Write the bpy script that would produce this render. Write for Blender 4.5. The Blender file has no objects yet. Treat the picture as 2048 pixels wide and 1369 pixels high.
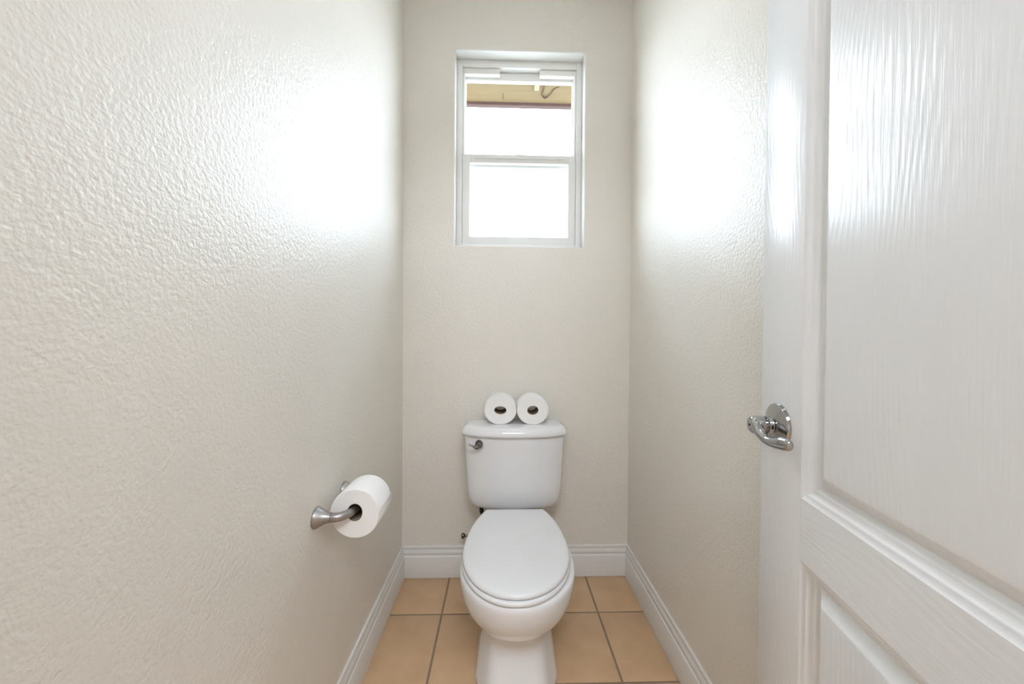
import bpy, bmesh, math, random
from math import sin, cos, pi, radians
from mathutils import Vector, Matrix
random.seed(7)
sc = bpy.context.scene
COL = sc.collection

# ------------------------------------------------------------------ camera
CAM_H = 1.13
F_PX, YAW, PITCH, ROLL = 759.2, 0.0284, -0.0117, 0.0070
cd = bpy.data.cameras.new('camera')
cd.sensor_fit = 'HORIZONTAL'; cd.sensor_width = 36.0
cd.lens = F_PX / 2048 * 36.0
cd.clip_start = 0.01; cd.clip_end = 200
cam = bpy.data.objects.new('camera', cd); COL.objects.link(cam)
fw = Vector((sin(YAW) * cos(PITCH), cos(YAW) * cos(PITCH), sin(PITCH)))
rt = Vector((cos(YAW), -sin(YAW), 0)); up = rt.cross(fw)
r2 = cos(ROLL) * rt + sin(ROLL) * up; u2 = -sin(ROLL) * rt + cos(ROLL) * up
M = Matrix.Identity(4)
for i in range(3):
    M[i][0] = r2[i]; M[i][1] = u2[i]; M[i][2] = -fw[i]
M[2][3] = CAM_H
cam.matrix_world = M
sc.camera = cam

# ------------------------------------------------------------------ view, sky, sun
vs = sc.view_settings
vs.view_transform = 'Standard'; vs.look = 'None'; vs.gamma = 1.0; vs.exposure = 0.55
vs.use_curve_mapping = False
LAMP_L = 20.0          # radiance of the recessed lamp in the toilet room
BATH_FILL_L = 14.5           # radiance of the added fill panel in the bathroom behind the camera
SKY = 10.0
SUN = 5.0

w = bpy.data.worlds.new('sky'); sc.world = w; w.use_nodes = True
nt = w.node_tree; nt.nodes.clear()
def wn(t): return nt.nodes.new(t)
tc = wn('ShaderNodeTexCoord'); nz = wn('ShaderNodeVectorMath'); nz.operation = 'NORMALIZE'
sx = wn('ShaderNodeSeparateXYZ'); ramp = wn('ShaderNodeValToRGB')
nt.links.new(tc.outputs['Generated'], nz.inputs[0]); nt.links.new(nz.outputs[0], sx.inputs[0])
nt.links.new(sx.outputs['Z'], ramp.inputs[0])
cr = ramp.color_ramp
cr.elements[0].position = 0.0; cr.elements[0].color = (0.88, 0.96, 1.07, 1)
cr.elements[1].position = 1.0; cr.elements[1].color = (0.52, 0.76, 1.08, 1)
e = cr.elements.new(0.22); e.color = (.80, .93, 1.08, 1)
e = cr.elements.new(0.45); e.color = (0.75, .905, 1.08, 1)
cn = wn('ShaderNodeTexNoise'); cn.inputs['Scale'].default_value = 2.2; cn.inputs['Detail'].default_value = 5
cramp = wn('ShaderNodeValToRGB'); cramp.color_ramp.elements[0].position = 0.56; cramp.color_ramp.elements[1].position = 0.78
nt.links.new(nz.outputs[0], cn.inputs['Vector']); nt.links.new(cn.outputs[0], cramp.inputs[0])
mx = wn('ShaderNodeMixRGB'); mx.inputs[2].default_value = (1.05, 1.05, 1.05, 1)
nt.links.new(cramp.outputs[0], mx.inputs[0]); nt.links.new(ramp.outputs[0], mx.inputs[1])
bg = wn('ShaderNodeBackground'); bg.inputs['Strength'].default_value = SKY
nt.links.new(mx.outputs[0], bg.inputs[0])
wo = wn('ShaderNodeOutputWorld'); nt.links.new(bg.outputs[0], wo.inputs[0])

sd = bpy.data.lights.new('sun', 'SUN'); sd.energy = SUN; sd.angle = radians(0.5); sd.color = (1, 0.96, 0.9)
so = bpy.data.objects.new('sun', sd); COL.objects.link(so)
so.rotation_euler = (radians(48), 0, radians(-25)); so.location = (0, 0, 8)

sc.cycles.max_bounces = 8; sc.cycles.diffuse_bounces = 5; sc.cycles.glossy_bounces = 4
sc.cycles.adaptive_threshold = 0.05

# ------------------------------------------------------------------ materials
def nmat(name):
    m = bpy.data.materials.new(name); m.use_nodes = True
    return m, m.node_tree, m.node_tree.nodes['Principled BSDF']
def objcoord(t, scale=(1, 1, 1)):
    a = t.nodes.new('ShaderNodeTexCoord'); b = t.nodes.new('ShaderNodeMapping')
    b.inputs['Scale'].default_value = scale
    t.links.new(a.outputs['Object'], b.inputs[0]); return b.outputs[0]
def noise(t, vec, scale, detail=3, rough=0.5, dist=0.0):
    n = t.nodes.new('ShaderNodeTexNoise'); n.inputs['Scale'].default_value = scale
    n.inputs['Detail'].default_value = detail; n.inputs['Roughness'].default_value = rough
    n.inputs['Distortion'].default_value = dist
    t.links.new(vec, n.inputs['Vector']); return n.outputs[0]
def cramp_(t, val, stops):
    r = t.nodes.new('ShaderNodeValToRGB'); c = r.color_ramp
    c.elements[0].position, c.elements[0].color = stops[0][0], (*stops[0][1], 1)
    c.elements[1].position, c.elements[1].color = stops[-1][0], (*stops[-1][1], 1)
    for p, col in stops[1:-1]:
        q = c.elements.new(p); q.color = (*col, 1)
    t.links.new(val, r.inputs[0]); return r.outputs[0]
def bump(t, bs, h, strength, dist):
    b = t.nodes.new('ShaderNodeBump'); b.inputs['Strength'].default_value = strength
    b.inputs['Distance'].default_value = dist
    t.links.new(h, b.inputs['Height']); t.links.new(b.outputs[0], bs.inputs['Normal'])
def math_(t, op, a, b):
    n = t.nodes.new('ShaderNodeMath'); n.operation = op
    for i, v in enumerate((a, b)):
        if isinstance(v, (int, float)): n.inputs[i].default_value = v
        else: t.links.new(v, n.inputs[i])
    return n.outputs[0]
def plain(name, col, rough=0.5, metal=0.0, ior=1.5, coat=0.0, grain=0.0, gscale=300):
    m, t, b = nmat(name)
    b.inputs['Roughness'].default_value = rough; b.inputs['Metallic'].default_value = metal
    b.inputs['IOR'].default_value = ior; b.inputs['Coat Weight'].default_value = coat
    v = objcoord(t)
    n = noise(t, v, 6, 2)
    c0 = tuple(x * 0.985 for x in col); c1 = tuple(min(1, x * 1.015) for x in col)
    t.links.new(cramp_(t, n, [(0.3, c0), (0.7, c1)]), b.inputs['Base Color'])
    if grain: bump(t, b, noise(t, v, gscale, 3), 1.0, grain)
    return m

def wall_mat(name, col, bdist, rough, ior):
    m, t, b = nmat(name)
    b.inputs['Roughness'].default_value = rough; b.inputs['IOR'].default_value = ior
    v = objcoord(t)
    c0 = tuple(x * 0.985 for x in col); c1 = tuple(min(1, x * 1.012) for x in col)
    t.links.new(cramp_(t, noise(t, v, 4, 2), [(0.3, c0), (0.7, c1)]), b.inputs['Base Color'])
    # rolled orange-peel: rounded lumps with flattened tops
    n1 = noise(t, v, 120, 1.5, 0.5)
    n2 = noise(t, v, 250, 1, 0.5)
    lump = cramp_(t, n1, [(0.28, (0, 0, 0)), (0.50, (0.55,) * 3), (0.72, (1, 1, 1))])
    h = math_(t, 'ADD', math_(t, 'MULTIPLY', lump, 1.0), math_(t, 'MULTIPLY', n2, 0.7))
    bump(t, b, h, 1.0, bdist)
    return m
M_WALL = wall_mat('wall_paint', (0.79, 0.753, 0.685), 0.00075, 0.42, 1.8)
M_CEIL = wall_mat('ceiling_paint', (0.85, 0.84, 0.81), 0.0012, 0.6, 1.45)
M_TRIM = plain('trim_paint', (0.76, 0.745, 0.715), 0.3, ior=1.6, grain=0.00012, gscale=90)
M_VINYL = plain('window_vinyl', (0.86, 0.86, 0.84), 0.35)
M_VINYL2 = plain('window_cover_vinyl', (0.88, 0.88, 0.83), 0.3)
M_CERAMIC = plain('ceramic', (0.80, 0.80, 0.80), 0.08, ior=1.55)
M_SEAT = plain('seat_plastic', (0.76, 0.76, 0.76), 0.16, ior=1.5)
M_CHROME = plain('chrome', (0.42, 0.42, 0.42), 0.09, metal=1.0)
M_DARKCHROME = plain('aged_chrome', (0.13, 0.11, 0.09), 0.3, metal=1.0)
M_LEVER = plain('tank_lever_chrome', (0.20, 0.195, 0.19), 0.12, metal=1.0)
M_DARK = plain('dark_rubber', (0.02, 0.02, 0.02), 0.6)
M_BOARD = plain('cardboard', (0.30, 0.23, 0.16), 0.9)
M_FASCIA = plain('fascia_paint', (0.050, 0.021, 0.016), 0.7)
M_PATCH = plain('soffit_patch', (0.20, 0.17, 0.10), 0.8)
M_TWIG = plain('dry_vine', (0.05, 0.028, 0.012), 0.9)
M_GROUND = plain('pale_gravel', (0.40, 0.37, 0.32), 0.95, grain=0.01, gscale=20)
M_STUCCO = plain('stucco', (0.62, 0.52, 0.36), 0.95, grain=0.004, gscale=60)
M_GROUT = plain('grout', (0.27, 0.20, 0.135), 0.95, grain=0.0006, gscale=250)
M_BLACK = plain('keyhole_black', (0.01, 0.01, 0.01), 0.5)

def brushed(name, col):
    m, t, b = nmat(name)
    b.inputs['Metallic'].default_value = 1; b.inputs['Roughness'].default_value = 0.3
    b.inputs['Base Color'].default_value = (*col, 1)
    v = objcoord(t, (20, 300, 300))
    r = cramp_(t, noise(t, v, 4, 2), [(0.3, (0.34,) * 3), (0.7, (0.46,) * 3)])
    t.links.new(r, b.inputs['Roughness'])
    return m
M_NICKEL = brushed('brushed_nickel', (0.38, 0.365, 0.35))

def paper_mat():
    m, t, b = nmat('tissue_paper')
    b.inputs['Roughness'].default_value = 0.95; b.inputs['Specular IOR Level'].default_value = 0.15
    b.inputs['Base Color'].default_value = (0.90, 0.89, 0.87, 1)
    v = objcoord(t)
    bump(t, b, noise(t, v, 260, 3), 0.6, 0.0008)
    return m
M_PAPER = paper_mat()

def tile_mat():
    m, t, b = nmat('terracotta_tile')
    b.inputs['Roughness'].default_value = 0.42
    a = t.nodes.new('ShaderNodeTexCoord'); oi = t.nodes.new('ShaderNodeObjectInfo')
    ad = t.nodes.new('ShaderNodeVectorMath'); ad.operation = 'ADD'
    sc_ = t.nodes.new('ShaderNodeVectorMath'); sc_.operation = 'SCALE'; sc_.inputs['Scale'].default_value = 17
    cmb = t.nodes.new('ShaderNodeCombineXYZ')
    for k in range(3): t.links.new(oi.outputs['Random'], cmb.inputs[k])
    t.links.new(cmb.outputs[0], sc_.inputs[0])
    t.links.new(a.outputs['Object'], ad.inputs[0]); t.links.new(sc_.outputs[0], ad.inputs[1])
    v = ad.outputs[0]
    c = cramp_(t, noise(t, v, 9, 4, 0.55), [(0.3, (0.56, 0.365, 0.21)), (0.5, (0.61, 0.405, 0.235)), (0.72, (0.65, 0.44, 0.265))])
    spots = cramp_(t, noise(t, v, 60, 2), [(0.72, (1, 1, 1)), (0.80, (0.72, 0.66, 0.60))])
    mm = t.nodes.new('ShaderNodeMixRGB'); mm.blend_type = 'MULTIPLY'; mm.inputs[0].default_value = 1
    t.links.new(c, mm.inputs[1]); t.links.new(spots, mm.inputs[2])
    t.links.new(mm.outputs[0], b.inputs['Base Color'])
    bump(t, b, noise(t, v, 25, 3), 0.5, 0.0012)
    return m
M_TILE = tile_mat()

def soffit_mat():
    m, t, b = nmat('soffit_plywood')
    b.inputs['Roughness'].default_value = 0.85
    v = objcoord(t, (3, 30, 1))
    c = cramp_(t, noise(t, v, 2, 4), [(0.3, (0.108, 0.072, 0.028)), (0.7, (0.128, 0.087, 0.037))])
    v2 = objcoord(t, (30, 6, 1))
    st = cramp_(t, noise(t, v2, 3, 3, 0.6, 1.5), [(0.66, (1, 1, 1)), (0.74, (0.72, 0.62, 0.45))])
    mm = t.nodes.new('ShaderNodeMixRGB'); mm.blend_type = 'MULTIPLY'; mm.inputs[0].default_value = 1
    t.links.new(c, mm.inputs[1]); t.links.new(st, mm.inputs[2])
    t.links.new(mm.outputs[0], b.inputs['Base Color'])
    return m
M_SOFFIT = soffit_mat()

def grain_mat(name, horizontal=False, amt=1.0):
    m, t, b = nmat(name)
    b.inputs['Roughness'].default_value = 0.26; b.inputs['IOR'].default_value = 1.55
    b.inputs['Base Color'].default_value = (0.81, 0.815, 0.82, 1)
    # moulded-in oak grain: long ridges with slow cathedral drift
    s = (1, 1, 0.045) if not horizontal else (0.045, 1, 1)
    s2 = (1, 1, 0.32) if not horizontal else (0.32, 1, 1)
    v = objcoord(t, s)
    slow = noise(t, objcoord(t, s2), 4.5, 2)
    sep = t.nodes.new('ShaderNodeSeparateXYZ')
    t.links.new(objcoord(t), sep.inputs[0])
    axis = sep.outputs['Z' if horizontal else 'X']
    ph = math_(t, 'ADD', math_(t, 'MULTIPLY', axis, 520.0), math_(t, 'MULTIPLY', slow, 130.0))
    wav = math_(t, 'SINE', ph, 0.0)
    fine = noise(t, v, 260, 3, 0.6)
    mod = noise(t, objcoord(t, s2), 12, 2)
    h = math_(t, 'ADD', math_(t, 'MULTIPLY', math_(t, 'MULTIPLY', wav, mod), 0.30), fine)
    bump(t, b, h, 1.0, 0.00036 * amt)
    return m
M_DOORV = grain_mat('door_grain_vertical')
M_DOORH = grain_mat('door_grain_horizontal', True)
M_DOORS = plain('door_smooth_paint', (0.81, 0.815, 0.82), 0.24, ior=1.6)

def glass_mat():
    m = bpy.data.materials.new('window_glass'); m.use_nodes = True
    t = m.node_tree; t.nodes.clear()
    tr = t.nodes.new('ShaderNodeBsdfTransparent'); tr.inputs[0].default_value = (0.985, 0.995, 0.99, 1)
    gl = t.nodes.new('ShaderNodeBsdfGlossy'); gl.inputs['Roughness'].default_value = 0.02
    fr = t.nodes.new('ShaderNodeFresnel'); fr.inputs['IOR'].default_value = 1.45
    ge = t.nodes.new('ShaderNodeNewGeometry')
    inv = math_(t, 'SUBTRACT', 1.0, ge.outputs['Backfacing'])
    f = math_(t, 'MULTIPLY', fr.outputs[0], inv)
    mxs = t.nodes.new('ShaderNodeMixShader'); o = t.nodes.new('ShaderNodeOutputMaterial')
    t.links.new(f, mxs.inputs[0]); t.links.new(tr.outputs[0], mxs.inputs[1]); t.links.new(gl.outputs[0], mxs.inputs[2])
    t.links.new(mxs.outputs[0], o.inputs[0]); return m
M_GLASS = glass_mat()
def screen_mat():
    m = bpy.data.materials.new('insect_mesh'); m.use_nodes = True
    t = m.node_tree; t.nodes.clear()
    tr = t.nodes.new('ShaderNodeBsdfTransparent')
    df = t.nodes.new('ShaderNodeBsdfDiffuse'); df.inputs[0].default_value = (0.62, 0.60, 0.72, 1)
    mxs = t.nodes.new('ShaderNodeMixShader'); mxs.inputs[0].default_value = 0.05
    o = t.nodes.new('ShaderNodeOutputMaterial')
    t.links.new(tr.outputs[0], mxs.inputs[1]); t.links.new(df.outputs[0], mxs.inputs[2]); t.links.new(mxs.outputs[0], o.inputs[0])
    return m
M_SCREEN = screen_mat()
def lamp_mat(name, L):
    m = bpy.data.materials.new(name); m.use_nodes = True
    t = m.node_tree; t.nodes.clear()
    em = t.nodes.new('ShaderNodeEmission'); em.inputs[0].default_value = (0.93, 0.985, 1.09, 1); em.inputs[1].default_value = L
    o = t.nodes.new('ShaderNodeOutputMaterial'); t.links.new(em.outputs[0], o.inputs[0]); return m

# ------------------------------------------------------------------ helpers
def link(name, me, mat=None, parent=None, loc=(0, 0, 0), rot=(0, 0, 0)):
    o = bpy.data.objects.new(name, me); COL.objects.link(o)
    if me is not None and mat is not None: me.materials.append(mat)
    o.location = loc; o.rotation_euler = rot
    if parent: o.parent = parent
    return o
def tag(o, label, cat, group=None):
    o['label'] = label; o['category'] = cat
    if group: o['group'] = group
    return o
def struct(o, label, cat):
    o['kind'] = 'structure'; return tag(o, label, cat)
def finish(bm, name, smooth=False, angle=None):
    bmesh.ops.recalc_face_normals(bm, faces=bm.faces)
    me = bpy.data.meshes.new(name); bm.to_mesh(me); bm.free()
    if smooth:
        for p in me.polygons: p.use_smooth = True
        if angle is not None: me.set_sharp_from_angle(angle=radians(angle))
    return me
def add_box(bm, x0, x1, y0, y1, z0, z1):
    v = [bm.verts.new((x, y, z)) for x in (x0, x1) for y in (y0, y1) for z in (z0, z1)]
    for f in ((0, 1, 3, 2), (4, 6, 7, 5), (0, 4, 5, 1), (2, 3, 7, 6), (0, 2, 6, 4), (1, 5, 7, 3)):
        bm.faces.new([v[i] for i in f])
    return v
def box_me(name, *b, bevel=0.0, seg=2):
    bm = bmesh.new(); add_box(bm, *b)
    if bevel: bmesh.ops.bevel(bm, geom=list(bm.edges), offset=bevel, segments=seg, profile=0.5, affect='EDGES')
    return finish(bm, name, smooth=bool(bevel), angle=50 if bevel else None)
def boxes_me(name, boxes, bevel=0.0):
    bm = bmesh.new()
    for b in boxes: add_box(bm, *b)
    if bevel: bmesh.ops.bevel(bm, geom=list(bm.edges), offset=bevel, segments=2, profile=0.5, affect='EDGES')
    return finish(bm, name, smooth=bool(bevel), angle=50 if bevel else None)
def loft(bm, rings, cap0=True, cap1=True, closed=True):
    vs_ = [[bm.verts.new(p) for p in r] for r in rings]
    n = len(vs_[0])
    for a, b in zip(vs_, vs_[1:]):
        for i in range(n if closed else n - 1):
            j = (i + 1) % n
            bm.faces.new((a[i], a[j], b[j], b[i]))
    for flag, r in ((cap0, vs_[0]), (cap1, vs_[-1])):
        if flag:
            c = Vector((0, 0, 0))
            for q in r: c += q.co
            c = bm.verts.new(c / n)
            for i in range(n): bm.faces.new((r[i], r[(i + 1) % n], c))
    return vs_
def lathe_me(name, prof, n=40, axis='z', caps=True, angle=40):
    """prof: list of (radius, height)"""
    bm = bmesh.new(); rings = []
    for r, h in prof:
        ring = []
        for i in range(n):
            a = 2 * pi * i / n; u, v = r * cos(a), r * sin(a)
            ring.append({'z': (u, v, h), 'y': (u, h, v), 'x': (h, u, v)}[axis])
        rings.append(ring)
    loft(bm, rings, caps, caps)
    return finish(bm, name, True, angle)
def tube_rings(pts, radii, n=16, flat=None):
    """sweep of circles (or ellipses, flat = list of vertical factors) along pts"""
    pts = [Vector(p) for p in pts]; rings = []
    upv = Vector((0, 0, 1)); prev = None
    for i, p in enumerate(pts):
        t = (pts[min(i + 1, len(pts) - 1)] - pts[max(i - 1, 0)]).normalized()
        if prev is None:
            s = t.cross(upv) if abs(t.z) < 0.95 else t.cross(Vector((0, 1, 0)))
        else:
            s = prev - t * prev.dot(t)
        s.normalize(); prev = s; b = s.cross(t).normalized()
        k = flat[i] if flat else 1.0
        rings.append([tuple(p + s * cos(2 * pi * j / n) * radii[i] + b * sin(2 * pi * j / n) * radii[i] * k) for j in range(n)])
    return rings
def smooth_path(pts, rad, steps=6, extra=None):
    """Catmull-Rom through control points, interpolating radii"""
    P = [Vector(p) for p in pts]; out, ro, eo = [], [], []
    for i in range(len(P) - 1):
        p0, p1, p2, p3 = P[max(i - 1, 0)], P[i], P[i + 1], P[min(i + 2, len(P) - 1)]
        for k in range(steps):
            t = k / steps
            out.append(0.5 * ((2 * p1) + (p2 - p0) * t + (2 * p0 - 5 * p1 + 4 * p2 - p3) * t * t + (3 * p1 - p0 - 3 * p2 + p3) * t ** 3))
            ro.append(rad[i] * (1 - t) + rad[i + 1] * t)
            if extra: eo.append(extra[i] * (1 - t) + extra[i + 1] * t)
    out.append(P[-1]); ro.append(rad[-1])
    if extra: eo.append(extra[-1])
    return out, ro, (eo if extra else None)
def tube_me(name, pts, rad, steps=6, n=16, flat=None):
    p, r, f = smooth_path(pts, rad, steps, flat)
    bm = bmesh.new(); loft(bm, tube_rings(p, r, n, f)); return finish(bm, name, True, 60)
def subsurf(o, lv=2):
    m = o.modifiers.new('subdivision', 'SUBSURF'); m.levels = lv; m.render_levels = lv; return o

# ------------------------------------------------------------------ room shell
XL, XR, YB = -0.46, 0.61, 1.789      # wall faces of the toilet room
YF = 0.05                             # inner face of the doorway wall
CZ = 2.74                             # ceiling
WT = 0.145                            # outer wall thickness
WX0, WX1, WZ0, WZ1 = -0.222, 0.386, 1.560, 2.471   # window opening

# window wall with a real opening, reveals eased with a small bevel
def wall_with_hole(name, x0, x1, z0, z1, y0, y1, hx0, hx1, hz0, hz1, r=0.004):
    bm = bmesh.new()
    def ring(y, d):
        o_ = [(x0, y, z0), (x1, y, z0), (x1, y, z1), (x0, y, z1)]
        i_ = [(hx0 - d, y, hz0 - d), (hx1 + d, y, hz0 - d), (hx1 + d, y, hz1 + d), (hx0 - d, y, hz1 + d)]
        return [bm.verts.new(p) for p in o_], [bm.verts.new(p) for p in i_]
    fo, fi = ring(y0, r); bo, bi = ring(y1, 0)
    mid = [bm.verts.new((v.co.x + sx_ * r, y0 + r, v.co.z + sz_ * r)) for v, (sx_, sz_) in zip(fi, ((1, 1), (-1, 1), (-1, -1), (1, -1)))]
    for i in range(4):
        j = (i + 1) % 4
        bm.faces.new((fo[i], fo[j], fi[j], fi[i])); bm.faces.new((bo[i], bi[i], bi[j], bo[j]))
        bm.faces.new((fi[i], fi[j], mid[j], mid[i])).material_index = 1
        bm.faces.new((mid[i], mid[j], bi[j], bi[i])).material_index = 1      # painted white returns
        bm.faces.new((fo[i], bo[i], bo[j], fo[j]))
    return finish(bm, name)
o = link('wall_back', wall_with_hole('wall_back', XL - 0.12, XR + 0.12, -0.02, CZ, YB, YB + WT, WX0, WX1, WZ0, WZ1), M_WALL)
o.data.materials.append(M_TRIM)
struct(o, 'beige textured wall behind the toilet, with the window in it', 'wall')
o = link('wall_left', box_me('wall_left', XL - 0.12, XL, -0.07, YB + 0.02, -0.02, CZ), M_WALL)
struct(o, 'bumpy off-white wall on the left carrying the paper holder', 'wall')
o = link('wall_right', box_me('wall_right', XR, XR + 0.12, -0.07, YB + 0.02, -0.02, CZ), M_WALL)
struct(o, 'off-white textured wall on the right, partly hidden by the door', 'wall')
DX0, DX1, DZ = -0.31, 0.395, 2.45     # doorway
o = link('wall_front', boxes_me('wall_front', [(XL - 0.1, DX0, YF - 0.12, YF, -0.02, CZ), (DX1, XR + 0.1, YF - 0.12, YF, -0.02, CZ), (DX0, DX1, YF - 0.12, YF, DZ, CZ)]), M_WALL)
struct(o, 'wall around the doorway at the camera', 'wall')
o = link('ceiling', box_me('ceiling', -1.75, 1.95, -2.75, YB + WT, CZ, CZ + 0.1), M_CEIL)
struct(o, 'white ceiling above the toilet room', 'ceiling')
# bathroom behind the camera
for nm, b, lb in (('wall_bathroom_left', (-1.75, -1.65, -2.75, YF - 0.12, -0.02, CZ), 'left wall of the bathroom outside the doorway'),
                  ('wall_bathroom_right', (1.85, 1.95, -2.75, YF - 0.12, -0.02, CZ), 'right wall of the bathroom outside the doorway'),
                  ('wall_bathroom_back', (-1.75, 1.95, -2.75, -2.65, -0.02, CZ), 'far wall of the bathroom outside the doorway'),
                  ('wall_bathroom_entry_left', (-1.70, XL - 0.1, YF - 0.12, YF, -0.02, CZ), 'bathroom wall left of the toilet room doorway'),
                  ('wall_bathroom_entry_right', (XR + 0.1, 1.90, YF - 0.12, YF, -0.02, CZ), 'bathroom wall right of the toilet room doorway')):
    struct(link(nm, box_me(nm, *b), M_WALL), lb, 'wall')
# door jamb lining
o = link('trim_1', boxes_me('trim_1', [(DX0, DX0 + 0.018, YF - 0.125, YF + 0.005, 0, DZ), (DX1 - 0.018, DX1, YF - 0.125, YF + 0.005, 0, DZ), (DX0, DX1, YF - 0.125, YF + 0.005, DZ - 0.018, DZ)]), M_TRIM)
struct(o, 'white door jamb lining the doorway', 'door frame')

# floor: grout bed with separate tiles
TX, TY, TP, GR = 0.0856, 1.5419, 0.3205, 0.0075
floor = link('floor', box_me('floor', -1.75, 1.95, -2.75, YB + WT, -0.08, -0.0018), M_GROUT)
struct(floor, 'tan ceramic tile floor with dark grout lines', 'floor')
def tile_me(w_, l_):
    bm = bmesh.new(); v = add_box(bm, -w_ / 2, w_ / 2, -l_ / 2, l_ / 2, -0.008, 0.0)
    ed = [e_ for e_ in bm.edges if all(abs(q.co.z) < 1e-6 for q in e_.verts)]
    ed += [e_ for e_ in bm.edges if abs(e_.verts[0].co.z - e_.verts[1].co.z) > 0.005]
    bmesh.ops.bevel(bm, geom=ed, offset=0.0022, segments=2, profile=0.5, affect='EDGES')
    return finish(bm, 'tile', True, 60)
cache = {}
def put_tile(x0, x1, y0, y1):
    k = (round(x1 - x0, 4), round(y1 - y0, 4))
    if k not in cache:
        cache[k] = tile_me(*k); cache[k].materials.append(M_TILE)
    o = link('tile', cache[k], None, floor, ((x0 + x1) / 2, (y0 + y1) / 2, 0))
    o.rotation_euler = (random.uniform(-.0012, .0012), random.uniform(-.0012, .0012), random.uniform(-.0015, .0015))
xs = [XL + 0.003] + [TX + TP * k for k in (-1, 0, 1)] + [XR - 0.003]
ys = [YB - 0.003 + GR / 2] + [TY - TP * k for k in range(0, 6)]
for i in range(len(xs) - 1):
    for j in range(len(ys) - 1):
        put_tile(xs[i] + GR / 2, xs[i + 1] - GR / 2, ys[j + 1] + GR / 2, ys[j] - GR / 2)
# bathroom tiles behind the camera continue the grid
for i in range(-6, 6):
    for j in range(6, 13):
        x0, x1 = TX + TP * i, TX + TP * (i + 1)
        x0, x1 = max(x0, -1.64), min(x1, 1.84)
        y1, y0 = TY - TP * j + TP * 0, TY - TP * (j + 1)
        y1 = TY - TP * j + TP; y0 = y1 - TP
        if y1 > TY - TP * 5 + 1e-6: continue
        put_tile(x0 + GR / 2, x1 - GR / 2, y0 + GR / 2, y1 - GR / 2)

# baseboards: colonial profile swept along the walls (thickness, height)
BP = [(0.0, 0.0), (0.016, 0.0), (0.016, 0.0985), (0.0150, 0.1005), (0.0115, 0.1030), (0.0105, 0.1060), (0.0125, 0.1095),
      (0.0130, 0.1150), (0.0120, 0.1200), (0.0085, 0.1255), (0.0068, 0.1300), (0.0078, 0.1340), (0.0080, 0.1400), (0.0065, 0.1430), (0.0, 0.1435)]
def baseboard(name, a, b, nrm, miter0, miter1, label):
    a = Vector(a); b = Vector(b); nrm = Vector(nrm); d = (b - a).normalized()
    bm = bmesh.new(); rings = []
    for p, s, mt in ((a, 1, miter0), (b, -1, miter1)):
        rings.append([tuple(p + nrm * t_ + d * s * (t_ if mt else 0) + Vector((0, 0, h + 0.001))) for t_, h in BP])
    vs_ = [[bm.verts.new(q) for q in r] for r in rings]
    n = len(BP)
    for i in range(n):
        bm.faces.new((vs_[0][i], vs_[0][(i + 1) % n], vs_[1][(i + 1) % n], vs_[1][i]))
    bm.faces.new(vs_[0]); bm.faces.new(vs_[1])
    o = link(name, finish(bm, name, True, 28), M_TRIM)
    struct(o, label, 'baseboard')
baseboard('baseboard_left', (XL, YF, 0), (XL, YB, 0), (1, 0, 0), False, True, 'white moulded baseboard along the left wall')
baseboard('baseboard_back', (XL, YB, 0), (XR, YB, 0), (0, -1, 0), True, True, 'white moulded baseboard behind the toilet')
baseboard('baseboard_right', (XR, YF, 0), (XR, YB, 0), (-1, 0, 0), False, True, 'white moulded baseboard along the right wall')

# ------------------------------------------------------------------ window
FY = YB + 0.064                      # front face of the vinyl frame
win = link('window_1', None); win.location = ((WX0 + WX1) / 2, FY, WZ0)
struct(win, 'white vinyl single-hung window above the toilet', 'window')
def wpart(name, boxes, mat, parent=win, bevel=0.0015):
    me = boxes_me(name, boxes, bevel)
    o = link(name, me, mat, win)
    o.matrix_parent_inverse = Matrix.Translation(win.location).inverted()
    if parent is not win:
        o.parent = parent; o.matrix_parent_inverse = Matrix.Identity(4)
    return o
def frame_boxes(x0, x1, z0, z1, y0, y1, l, r, b, t):
    return [(x0, x0 + l, y0, y1, z0, z1), (x1 - r, x1, y0, y1, z0, z1), (x0 + l, x1 - r, y0, y1, z0, z0 + b), (x0 + l, x1 - r, y0, y1, z1 - t, z1)]
wpart('window_frame', frame_boxes(WX0, WX1, WZ0, WZ1, FY, YB + WT - 0.005, 0.027, 0.027, 0.024, 0.033), M_VINYL)
ix0, ix1, iz0, iz1 = WX0 + 0.027, WX1 - 0.027, WZ0 + 0.024, WZ1 - 0.033
# upper sash sits in the outer track
UY = FY + 0.036
us = wpart('upper_sash', frame_boxes(ix0 - 0.004, ix1 + 0.004, 1.971, iz1 - 0.002, UY, UY + 0.026, 0.018, 0.018, 0.061, 0.038), M_VINYL)
wpart('pane', [(ix0 + 0.008, ix1 - 0.008, UY + 0.010, UY + 0.014, 2.02, iz1 - 0.03)], M_GLASS, us, 0)
# head covers either side of the centre gap
wpart('head_cover', [(ix0 + 0.001, ix0 + 0.180, FY + 0.008, UY, iz1 - 0.029, iz1 - 0.003)], M_VINYL2)
wpart('head_cover', [(ix1 - 0.180, ix1 - 0.001, FY + 0.008, UY, iz1 - 0.029, iz1 - 0.003)], M_VINYL2)
# side tracks above the lower sash
wpart('track', [(ix0, ix0 + 0.010, FY + 0.006, UY - 0.002, 2.022, iz1 - 0.030)], M_VINYL)
wpart('track', [(ix1 - 0.010, ix1, FY + 0.006, UY - 0.002, 2.022, iz1 - 0.030)], M_VINYL)
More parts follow.
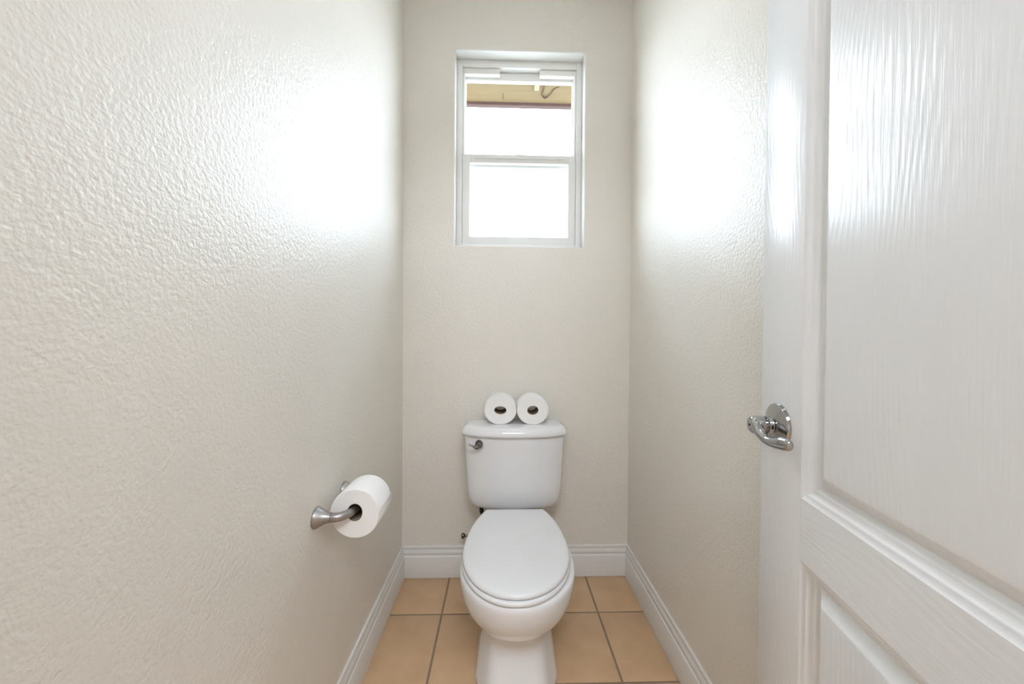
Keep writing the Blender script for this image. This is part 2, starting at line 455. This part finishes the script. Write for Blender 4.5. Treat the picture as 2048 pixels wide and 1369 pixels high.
# lower sash in the inner track
LY = FY + 0.005
ls = wpart('lower_sash', frame_boxes(ix0 + 0.001, ix1 - 0.001, iz0, 2.020, LY, LY + 0.026, 0.036, 0.036, 0.037, 0.040), M_VINYL)
wpart('pane', [(ix0 + 0.02, ix1 - 0.02, LY + 0.011, LY + 0.015, iz0 + 0.02, 1.995)], M_GLASS, ls, 0)
wpart('pull_rail', [(ix0 + 0.062, ix1 - 0.062, LY - 0.006, LY + 0.002, 1.999, 2.005)], M_VINYL, ls)
wpart('sash_lock', [(0.048, 0.118, LY + 0.004, LY + 0.024, 2.018, 2.024), (0.07, 0.096, LY + 0.008, LY + 0.02, 2.022, 2.0275)], M_VINYL, ls)
wpart('sash_screw', [(ix1 + 0.007, ix1 + 0.010, FY - 0.001, FY + 0.002, 2.022, 2.026)], M_DARK)
# insect screen outside the lower sash
SY = YB + WT - 0.012
scr = wpart('insect_screen', frame_boxes(ix0 - 0.002, ix1 + 0.002, iz0 - 0.004, 2.012, SY, SY + 0.008, 0.012, 0.012, 0.012, 0.012), M_VINYL)
wpart('screen_mesh', [(ix0 + 0.008, ix1 - 0.008, SY + 0.003, SY + 0.0035, iz0 + 0.006, 2.002)], M_SCREEN, scr, 0)

# ------------------------------------------------------------------ outside
EZ = 2.62
eave = link('roof_eave', None, None, None, (0, YB + WT, EZ))
struct(eave, 'tan eave soffit with brown fascia board seen through the window', 'eave')
def epart(name, me, mat):
    o = link(name, me, mat, eave); o.matrix_parent_inverse = Matrix.Translation(eave.location).inverted(); return o
EY1 = 2.420
epart('soffit', box_me('soffit', -2.4, 2.6, YB + WT, EY1, EZ, EZ + 0.02), M_SOFFIT)
epart('fascia', box_me('fascia', -2.4, 2.6, EY1, EY1 + 0.035, EZ - 0.018, EZ + 0.2, bevel=0.002), M_FASCIA)
epart('patch_block', box_me('patch_block', 0.185, 0.215, 2.05, 2.285, EZ - 0.012, EZ, bevel=0.002), M_PATCH)
def vine(pts, r):
    epart('dried_vine', tube_me('dried_vine', pts, r, 4, 8), M_TWIG)
zv = EZ - 0.003
vine([(0.222, 2.16, zv), (0.232, 2.22, zv - .004), (0.243, 2.27, zv), (0.240, 2.335, zv), (0.262, 2.36, zv - .004), (0.290, 2.32, zv - .003), (0.305, 2.28, zv), (0.335, 2.25, zv - .003)], [.003, .0034, .0034, .004, .004, .003, .0026, .0014])
vine([(0.180, 2.17, zv), (0.188, 2.24, zv), (0.186, 2.29, zv - .002), (0.189, 2.30, zv)], [.0015, .002, .0026, .001])
vine([(-0.085, 2.17, zv), (-0.07, 2.22, zv), (-0.05, 2.235, zv), (-0.02, 2.21, zv)], [.0012, .0016, .0016, .001])
vine([(0.000, 2.33, zv), (0.003, 2.365, zv), (0.001, 2.378, zv - .002), (0.004, 2.388, zv)], [.001, .0014, .0026, .001])
o = link('roof_deck', box_me('roof_deck', -2.4, 2.6, -3.2, EY1, EZ + 0.19, EZ + 0.24), M_FASCIA)
struct(o, 'roof deck over the house', 'roof')
o = link('ground', box_me('ground', -40, 40, YB + WT, 70, -0.4, -0.3), M_GROUND)
struct(o, 'pale ground outside the window', 'ground')

# ------------------------------------------------------------------ dome lamp, added fill panel
def frame_boxes2(x0, x1, y0, y1, t_):
    return [(x0, x0 + t_, y0, y1, -.035, 0), (x1 - t_, x1, y0, y1, -.035, 0), (x0 + t_, x1 - t_, y0, y0 + t_, -.035, 0), (x0 + t_, x1 - t_, y1 - t_, y1, -.035, 0)]
def lamp(loc, L, label):
    o = link('dome_lamp', None, None, None, loc); tag(o, label, 'lamp')
    link('trim_ring', lathe_me('trim_ring', [(0.074, 0.0), (0.074, -0.006), (0.088, -0.007), (0.096, -0.004), (0.098, 0.0)], 48), M_TRIM, o)
    link('lens', lathe_me('lens', [(0.0725, -0.004), (0.0735, -0.020), (0.070, -0.036), (0.060, -0.051), (0.042, -0.062), (0.018, -0.067)], 48), lamp_mat('lamp_lens', L), o)
lamp((0.092, 0.86, CZ), LAMP_L, 'small round dome lamp on the toilet room ceiling')
pl = link('added_fill_panel', None, None, None, (0.1, -1.0, CZ)); tag(pl, 'large rectangular fill light panel added unseen on the bathroom ceiling', 'lamp')  # unseen panel, added to send soft fill through the doorway
link('panel_frame', boxes_me('panel_frame', frame_boxes2(-.66, .66, -.41, .41, .03), 0.003), M_TRIM, pl)
link('diffuser', box_me('diffuser', -.63, .63, -.38, .38, -0.028, -0.002), lamp_mat('fill_panel_diffuser', BATH_FILL_L), pl)

# ------------------------------------------------------------------ toilet
TCX = 0.061
toilet = link('toilet', None, None, None, (TCX, 1.36, 0))
tag(toilet, 'white two-piece toilet with closed lid under the window', 'toilet')
def tpart(name, me, mat, parent=toilet):
    o = link(name, me, mat, parent)
    if parent is toilet: o.matrix_parent_inverse = Matrix.Translation(toilet.location).inverted()
    return o
def spow(v, e_): return math.copysign(abs(v) ** e_, v)
def egg(z, hw, yf, yc, yb, nf=2.0, nb=3.0, N=64, nx=None):
    r = []
    for i in range(N):
        a = 2 * pi * i / N; c, s = cos(a), sin(a)
        n = nf if s < 0 else nb
        x = TCX + hw * spow(c, 2 / n)
        y = yc + spow(s, 2 / n) * ((yc - yf) if s < 0 else (yb - yc))
        r.append((x, y, z))
    return r
def foot(z, hw, yf, yc, yb, k, N=64):
    """pedestal ring: flat front facet with angled cheeks, blended k with an egg"""
    e_ = egg(z, hw, yf, yc, yb, 2.3, 3.2, N)
    path = [(1, 0), (1, -0.52), (0.66, -1), (0, -1), (-0.66, -1), (-1, -0.52), (-1, 0)]
    P_ = [Vector((p[0] * hw, p[1] * (yc - yf))) for p in path]
    L_ = [0]
    for a, b in zip(P_, P_[1:]): L_.append(L_[-1] + (b - a).length)
    def at(s):
        s = max(0, min(L_[-1], s))
        for i in range(len(P_) - 1):
            if s <= L_[i + 1]: return P_[i].lerp(P_[i + 1], (s - L_[i]) / (L_[i + 1] - L_[i]))
        return P_[-1]
    out = []
    for i in range(N):
        x, y, _ = e_[i]
        if i > N // 2:
            s = L_[-1] * (1 - (i - N / 2) / (N / 2)); q = Vector((0, 0))
            for d in (-.024, -.016, -.008, 0, .008, .016, .024): q += at(s + d) / 7
            x = x * (1 - k) + (TCX + q.x) * k; y = y * (1 - k) + (yc + q.y) * k
        out.append((x, y, z))
    return out
def turn(rings):
    """the bowl points a little to the left of square"""
    return [[(x + 0.022 * (y - 1.40), y, z) for x, y, z in r] for r in rings]
bm = bmesh.new()
loft(bm, turn([
    foot(0.001, .136, 1.118, 1.36, 1.60, 1.0), foot(0.020, .137, 1.117, 1.36, 1.60, 1.0), foot(0.030, .134, 1.121, 1.36, 1.60, 1.0),
    foot(0.080, .128, 1.145, 1.36, 1.60, 1.0), foot(0.130, .120, 1.160, 1.36, 1.60, 1.0), foot(0.165, .114, 1.164, 1.36, 1.60, 0.9),
    foot(0.188, .112, 1.158, 1.35, 1.60, 0.6), foot(0.206, .122, 1.140, 1.33, 1.60, 0.25), egg(0.232, .142, 1.106, 1.30, 1.60, 2.1, 2.6),
    egg(0.264, .160, 1.070, 1.27, 1.605, 2.05, 2.6), egg(0.298, .173, 1.043, 1.25, 1.615, 2.05, 2.6), egg(0.332, .181, 1.025, 1.24, 1.64, 2.05, 2.8),
    egg(0.362, .1845, 1.015, 1.235, 1.66, 2.05, 2.8), egg(0.378, .1855, 1.012, 1.235, 1.66, 2.05, 2.8), egg(0.388, .1855, 1.011, 1.235, 1.585, 2.05, 2.6), egg(0.397, .184, 1.013, 1.235, 1.575, 2.05, 2.6),
    egg(0.401, .178, 1.020, 1.235, 1.57, 2.05, 2.6)]), True, True)
tpart('bowl', finish(bm, 'bowl', True), M_CERAMIC)
# seat and lid share an outline: half ellipse in front, truncated ellipse behind, straight hinge edge
def seat_ring(z, inset, hw=.1765, yf=1.008, yc=1.245, yb=1.520, N=72, dz=0.0):
    hw -= inset; yf += inset; yb_ = yb - inset; r = []
    a_ = 0.360 - inset
    amax = math.asin(min(0.999, (yb_ - yc) / a_))
    for i in range(N):                       # from back-right, around the front, to back-left
        a = amax - (pi + 2 * amax) * i / (N - 1)
        c, s = cos(a), sin(a)
        x = TCX + hw * spow(c, 2 / 2.06)
        y = yc + s * ((yc - yf) if s < 0 else a_)
        r.append((x, y, z + dz * (y - 1.0)))
    xr_, xl_ = r[0][0], r[-1][0]
    for k in range(1, 8):
        f = k / 8; r.append((xl_ + (xr_ - xl_) * f, yb_, z + dz * (yb_ - 1.0)))
    return r
DZ_ = 0.020      # lid rises slightly towards the hinge
def seat_loft(name, spec, mat, hole=None):
    bm = bmesh.new(); loft(bm, turn([[(x - 0.004, y, q) for x, y, q in seat_ring(z, ins, dz=DZ_, yb=yb, yf=1.008 if name == 'seat' else 1.014)] for z, ins, yb in spec])); return tpart(name, finish(bm, name, True), mat)
seat = seat_loft('seat', [(0.4015, .014, 1.505), (0.4018, .004, 1.505), (0.4045, .0005, 1.505), (0.409, -.0005, 1.505), (0.4135, .001, 1.505), (0.4155, .004, 1.505), (0.416, .012, 1.505)], M_SEAT)
lid = seat_loft('seat_lid', [(0.4175, .012, 1.52), (0.4177, .0045, 1.52), (0.4195, .0020, 1.52), (0.425, .0020, 1.52), (0.4295, .0045, 1.52), (0.432, .0100, 1.52), (0.4332, .020, 1.52), (0.4342, .06, 1.50), (0.4345, .11, 1.47)], M_SEAT)
for sgn in (-1, 1):
    tpart('hinge', box_me('hinge', TCX + sgn * .075 - .02, TCX + sgn * .075 + .02, 1.505, 1.545, 0.402, 0.428, bevel=.006, seg=3), M_SEAT)
# tank
def tank_ring(z, hw, yf, yb, bow, N=64, n=7.0):
    r = []
    for i in range(N):
        a = 2 * pi * i / N; c, s = cos(a), sin(a)
        u, v = spow(c, 2 / n), spow(s, 2 / n)
        x = TCX + hw * u
        y = (yf + yb) / 2 + v * (yb - yf) / 2
        if v < 0: y += bow * (u * u) * (-v)
        r.append((x, y, z))
    return r
bm = bmesh.new()
TB = 1.772
tk = [(0.3895, .120, 1.650, 1.745, .015), (0.3900, .142, 1.625, 1.752, .02), (0.3940, .156, 1.610, 1.757, .026), (0.405, .169, 1.597, 1.762, .03), (0.421, .179, 1.589, 1.766, .034),
      (0.445, .187, 1.584, 1.769, .037), (0.480, .1915, 1.581, TB, .039), (0.54, .1945, 1.580, TB, .040), (0.60, .1975, 1.579, TB, .040), (0.66, .2005, 1.578, TB, .040), (0.715, .2025, 1.577, TB, .040), (0.720, .200, 1.58, TB, .04)]
loft(bm, [tank_ring(q[0], q[1] * 1.066, *q[2:]) for q in tk])
tpart('tank', finish(bm, 'tank', True), M_CERAMIC)
bm = bmesh.new()
tl = [(0.7115, .200, 1.575, TB, .042), (0.7117, .209, 1.566, TB + .002, .044), (0.7135, .2130, 1.562, TB + .004, .045), (0.718, .2148, 1.560, TB + .005, .046), (0.7255, .2140, 1.561, TB + .005, .046),
      (0.735, .2095, 1.565, TB + .004, .045), (0.744, .2030, 1.571, TB + .002, .044), (0.7492, .1960, 1.578, TB - .002, .042), (0.7512, .188, 1.588, TB - .008, .04), (0.7515, .165, 1.61, TB - .03, .03), (0.7515, .12, 1.64, TB - .06, .02)]
loft(bm, [tank_ring(q[0], q[1] * 1.066, *q[2:], n=6.0) for q in tl])
tpart('tank_lid', finish(bm, 'tank_lid', True), M_CERAMIC)
# flush lever
LV = (-0.0900, 1.586, 0.681)
fl = tpart('flush_lever', lathe_me('flush_lever', [(0.0165, 0.022), (0.0165, -0.006), (0.0145, -0.009), (0.0125, -0.0095), (0.0125, -0.016), (0.0105, -0.0185)], 36, 'y'), M_LEVER)
fl.location = LV
link('lever_arm', tube_me('lever_arm', [(0.006, -0.019, -0.002), (-0.004, -0.021, -0.004), (-0.014, -0.022, -0.0045), (-0.026, -0.022, 0.000), (-0.042, -0.021, 0.0065)], [.004, .0112, .009, .0062, .0042], 6, 16, [0.9, 0.95, 0.8, 0.6, 0.55]), M_LEVER, fl)

# supply valve
sv = link('supply_valve', None, None, None, (-0.115, YB, 0.221))
tag(sv, 'dark metal water supply valve and hose behind the toilet bowl', 'valve')
link('escutcheon', lathe_me('escutcheon', [(0.022, 0.0), (0.021, -0.004), (0.014, -0.009), (0.010, -0.010)], 32, 'y'), M_DARKCHROME, sv)
link('valve_body', lathe_me('valve_body', [(0.009, -0.008), (0.009, -0.040), (0.013, -0.042), (0.013, -0.072), (0.009, -0.076)], 24, 'y'), M_DARKCHROME, sv)
hd = link('handle', lathe_me('handle', [(0.005, 0.0), (0.005, -0.034), (0.009, -0.036), (0.0125, -0.040), (0.0125, -0.047), (0.009, -0.051)], 24, 'x'), M_DARKCHROME, sv, (-0.010, -0.058, 0.0))
link('outlet', lathe_me('outlet', [(0.008, 0.010), (0.008, 0.026), (0.011, 0.028), (0.011, 0.046), (0.007, 0.048)], 24, 'x'), M_DARKCHROME, sv, (0, -0.058, 0))
link('hose', tube_me('hose', [(0.046, -0.058, 0), (0.060, -0.060, 0.004), (0.066, -0.066, 0.025), (0.050, -0.074, 0.07), (0.033, -0.078, 0.11), (0.031, -0.078, 0.135)], [.0065] * 6, 6, 14), M_DARK, sv)
link('coupling_nut', lathe_me('coupling_nut', [(0.007, 0.115), (0.0095, 0.118), (0.0095, 0.160), (0.008, 0.1675)], 8, 'z', True, 20), M_DARK, sv, (0.031, -0.078, 0))

# ------------------------------------------------------------------ paper rolls
def roll(loc, rx, rz, ln, cx, cz, label, group, flatb=0.0, seed=0, core_off=(0, 0)):
    """roll with its axis along y, front face at loc.y; slightly squashed and lumpy"""
    rnd = random.Random(seed)
    ph = [rnd.uniform(0, 6.28) for _ in range(3)]
    N = 64
    def out(a):
        k = 1 + 0.010 * sin(2 * a + ph[0]) + 0.006 * sin(3 * a + ph[1])
        x, z = rx * k * cos(a), rz * k * sin(a)
        return x, max(z, -rz + flatb)
    def inn(a):
        k = 1 + 0.03 * sin(2 * a + ph[2])
        return core_off[0] + cx * k * cos(a), core_off[1] + cz * k * sin(a)
    def ring(fn, y, s=1.0):
        return [(fn(2 * pi * i / N)[0] * s, y, fn(2 * pi * i / N)[1] * s) for i in range(N)]
    root = link('toilet_paper_roll', None, None, None, loc); tag(root, label, 'toilet paper', group)
    bm = bmesh.new()
    rings = [ring(inn, 0.0012), ring(inn, 0.0)]
    ci, co = ring(inn, 0.0), ring(out, 0.0, 0.975)
    nl = 9
    for k in range(1, nl):
        f = k / nl
        rings.append([(a[0] * (1 - f) + b[0] * f, 0.0006 * sin(k * 2.4), a[2] * (1 - f) + b[2] * f) for a, b in zip(ci, co)])
    rings += [ring(out, 0.0, 0.975), ring(out, 0.0012, 0.992), ring(out, 0.004), ring(out, ln * .5, 1.004), ring(out, ln - .004), ring(out, ln - .0012, .992), ring(out, ln, .975), ring(inn, ln), ring(inn, ln - .0012), ring(inn, 0.0012)]
    loft(bm, rings, False, False)
    bmesh.ops.remove_doubles(bm, verts=bm.verts, dist=1e-6)
    link('paper', finish(bm, 'paper', True, 50), M_PAPER, root)
    bm = bmesh.new()
    def sc_ring(y, d): return [(x * (1 - d), y, z * (1 - d)) for x, y, z in [(q[0], y, q[2]) for q in ring(inn, y)]]
    loft(bm, [sc_ring(0.001, 0.005), sc_ring(ln - .001, 0.005), sc_ring(ln - .001, 0.06), sc_ring(0.001, 0.06), sc_ring(0.001, 0.005)], False, False)
    bmesh.ops.remove_doubles(bm, verts=bm.verts, dist=1e-6)
    link('core', finish(bm, 'core', True, 40), M_BOARD, root)
    return root
ZL = 0.7515
roll((-0.002, 1.648, ZL + .0615), .0700, .0640, .105, .0262, .0178, 'white toilet paper roll on the tank, the left one with the flatter oval hole', 'spare rolls on the tank', .0025, 3)
roll((0.140, 1.648, ZL + .0615), .0690, .0645, .105, .0240, .0200, 'white toilet paper roll on the tank, the right one with the rounder hole', 'spare rolls on the tank', .003, 8)

# holder on the left wall
HY0, HY1, HZ, HX = 0.957, 1.125, 0.676, -0.376
holder = link('toilet_paper_holder', None, None, None, (XL, HY0, HZ))
tag(holder, 'brushed nickel toilet paper holder fixed to the left wall', 'paper holder')
flare = [(0.0265, 0.0), (0.0270, 0.0015), (0.0255, 0.006), (0.0205, 0.014), (0.0158, 0.023), (0.0130, 0.032), (0.0118, 0.0385)]
link('post', lathe_me('post', flare, 40, 'x'), M_NICKEL, holder)
link('post', bpy.data.meshes['post'], None, holder, (0, HY1 - HY0, 0))
link('arm', tube_me('arm', [(0.0392, 0, 0), (0.050, 0.001, 0.0), (0.063, 0.008, 0.0), (0.074, 0.024, 0.0005), (0.081, 0.050, 0.001), (0.0835, 0.084, 0.001), (0.081, HY1 - HY0 - .050, 0.001), (0.074, HY1 - HY0 - .024, 0.0005), (0.063, HY1 - HY0 - .008, 0), (0.050, HY1 - HY0 - .001, 0), (0.0392, HY1 - HY0, 0)],
     [.0115, .0112, .0108, .0104, .0100, .0095, .0100, .0104, .0108, .0112, .0115], 6, 20), M_NICKEL, holder)
hr = roll((HX, 0.988, 0.671), .0635, .0635, .106, .0205, .0225, 'white toilet paper roll hanging on the nickel wall holder', None, 0, 5, (0, 0.003))
# loose sheet end on the aisle side
bm = bmesh.new(); R = .0642; rings = []
prof = [(cos(a) * R, sin(a) * R) for a in [radians(k) for k in range(-62, 5, 6)]]
x_, z_ = prof[-1]; prof += [(x_ + .0015, z_ + .006), (x_ + .005, z_ + .013)]
loft(bm, [[(x, y, z) for x, z in prof] for y in (0.004, 0.102)], False, False, closed=False)
o = link('loose_sheet', finish(bm, 'loose_sheet', True), M_PAPER, hr)
sm = o.modifiers.new('thickness', 'SOLIDIFY'); sm.thickness = 0.0006

# ------------------------------------------------------------------ door
DW, DT, D0, D1 = 0.66, 0.035, 0.012, 2.425
ang = radians(90 - 10.2)
edge = Vector((0.4912, 0.70, 0)); dv = Vector((cos(ang), sin(ang), 0))
door = link('door_1', None, None, None, tuple(edge - dv * DW), (0, 0, ang))
struct(door, 'open white moulded two-panel door with wood-grain texture', 'door')
SW = 0.126                                   # stile width
PZ = [(0.21, 0.786), (0.883, 2.30)]          # moulding outer edges of the two panels
def dbox(name, x0, x1, z0, z1, mat):
    return link(name, box_me(name, x0, x1, -DT, 0, z0, z1), mat, door)
dbox('stile', 0, SW, D0, D1, M_DOORV); 
link('stile', box_me('stile', DW - SW, DW, -DT, 0, D0, D1, bevel=0.0015), M_DOORV, door)
dbox('rail', SW, DW - SW, D0, PZ[0][0], M_DOORH)
dbox('rail', SW, DW - SW, PZ[0][1], PZ[1][0], M_DOORH)
dbox('rail', SW, DW - SW, PZ[1][1], D1, M_DOORH)
# moulding: two small ridges falling into a groove, then a bevel rising to the raised panel
MP = [(0.0, 0.0), (0.0015, -0.0008), (0.0055, -0.0030), (0.0080, -0.0034), (0.0105, -0.0050), (0.0150, -0.0088), (0.0178, -0.0096), (0.0200, -0.0110), (0.0235, -0.0140), (0.0260, -0.0148)]
PP = [(0.0260, -0.0148), (0.0275, -0.0146), (0.0435, -0.0045), (0.0455, -0.0036), (0.0490, -0.0033)]
def framed(bm, z0, z1, prof, side, cap):
    rings = []
    for d, h in prof:
        y = h if side > 0 else -DT - h
        rings.append([(SW + d, y, z0 + d), (DW - SW - d, y, z0 + d), (DW - SW - d, y, z1 - d), (SW + d, y, z1 - d)])
    vs_ = [[bm.verts.new(q) for q in r] for r in rings]
    for a, b in zip(vs_, vs_[1:]):
        for i in range(4):
            f = (a[i], a[(i + 1) % 4], b[(i + 1) % 4], b[i]); bm.faces.new(f)
    if cap: bm.faces.new(vs_[-1])
for z0, z1 in PZ:
    bm = bmesh.new()
    for s_ in (1, -1): framed(bm, z0, z1, MP, s_, False)
    link('moulding', finish(bm, 'moulding', True, 25), M_DOORS, door)
    bm = bmesh.new()
    for s_ in (1, -1): framed(bm, z0, z1, PP, s_, True)
    link('panel', finish(bm, 'panel', True, 20), M_DOORV, door)
# lever handle
HX_, HZ_ = DW - 0.060, 0.981
dh = link('door_handle', lathe_me('door_handle', [(0.0385, 0.0), (0.0385, 0.003), (0.0370, 0.0058), (0.0340, 0.0072), (0.0320, 0.0078), (0.026, 0.0105), (0.0185, 0.0130), (0.0150, 0.0140), (0.0142, 0.017), (0.0142, 0.0200)], 56, 'y', True, 32), M_CHROME, door, (HX_, 0, HZ_))
dh['label'] = 'chrome lever handle with round rose'
link('lever_hub', lathe_me('lever_hub', [(0.0130, 0.0195), (0.0148, 0.0205), (0.0160, 0.0220), (0.0160, 0.0360), (0.0150, 0.0420), (0.0122, 0.0458), (0.006, 0.0470)], 40, 'y', True, 50), M_CHROME, dh)
link('lever', tube_me('lever', [(0.003, 0.0375, 0.002), (-0.008, 0.0385, -0.002), (-0.022, 0.0390, -0.010), (-0.038, 0.0375, -0.0165), (-0.055, 0.0350, -0.0165), (-0.072, 0.0315, -0.0130), (-0.086, 0.0290, -0.0115), (-0.091, 0.0283, -0.0112)],
     [.0060, .0095, .0078, .0066, .0068, .0078, .0070, .0025], 6, 20, [1.2, 1.25, 1.1, 1.1, 1.2, 1.3, 1.3, 1.3]), M_CHROME, dh)
link('privacy_button', lathe_me('privacy_button', [(0.0020, 0.046), (0.0020, 0.0476), (0.001, 0.0478)], 16, 'y'), M_BLACK, dh)
link('spindle_slot', box_me('spindle_slot', -0.0152, -0.0135, 0.0150, 0.0180, -0.004, 0.003), M_BLACK, dh)
for z in (0.25, 1.2, 2.2):
    h_ = link('hinge', lathe_me('hinge', [(0.006, -0.045), (0.006, 0.045)], 16), M_NICKEL, door, (-0.004, 0.004, z))
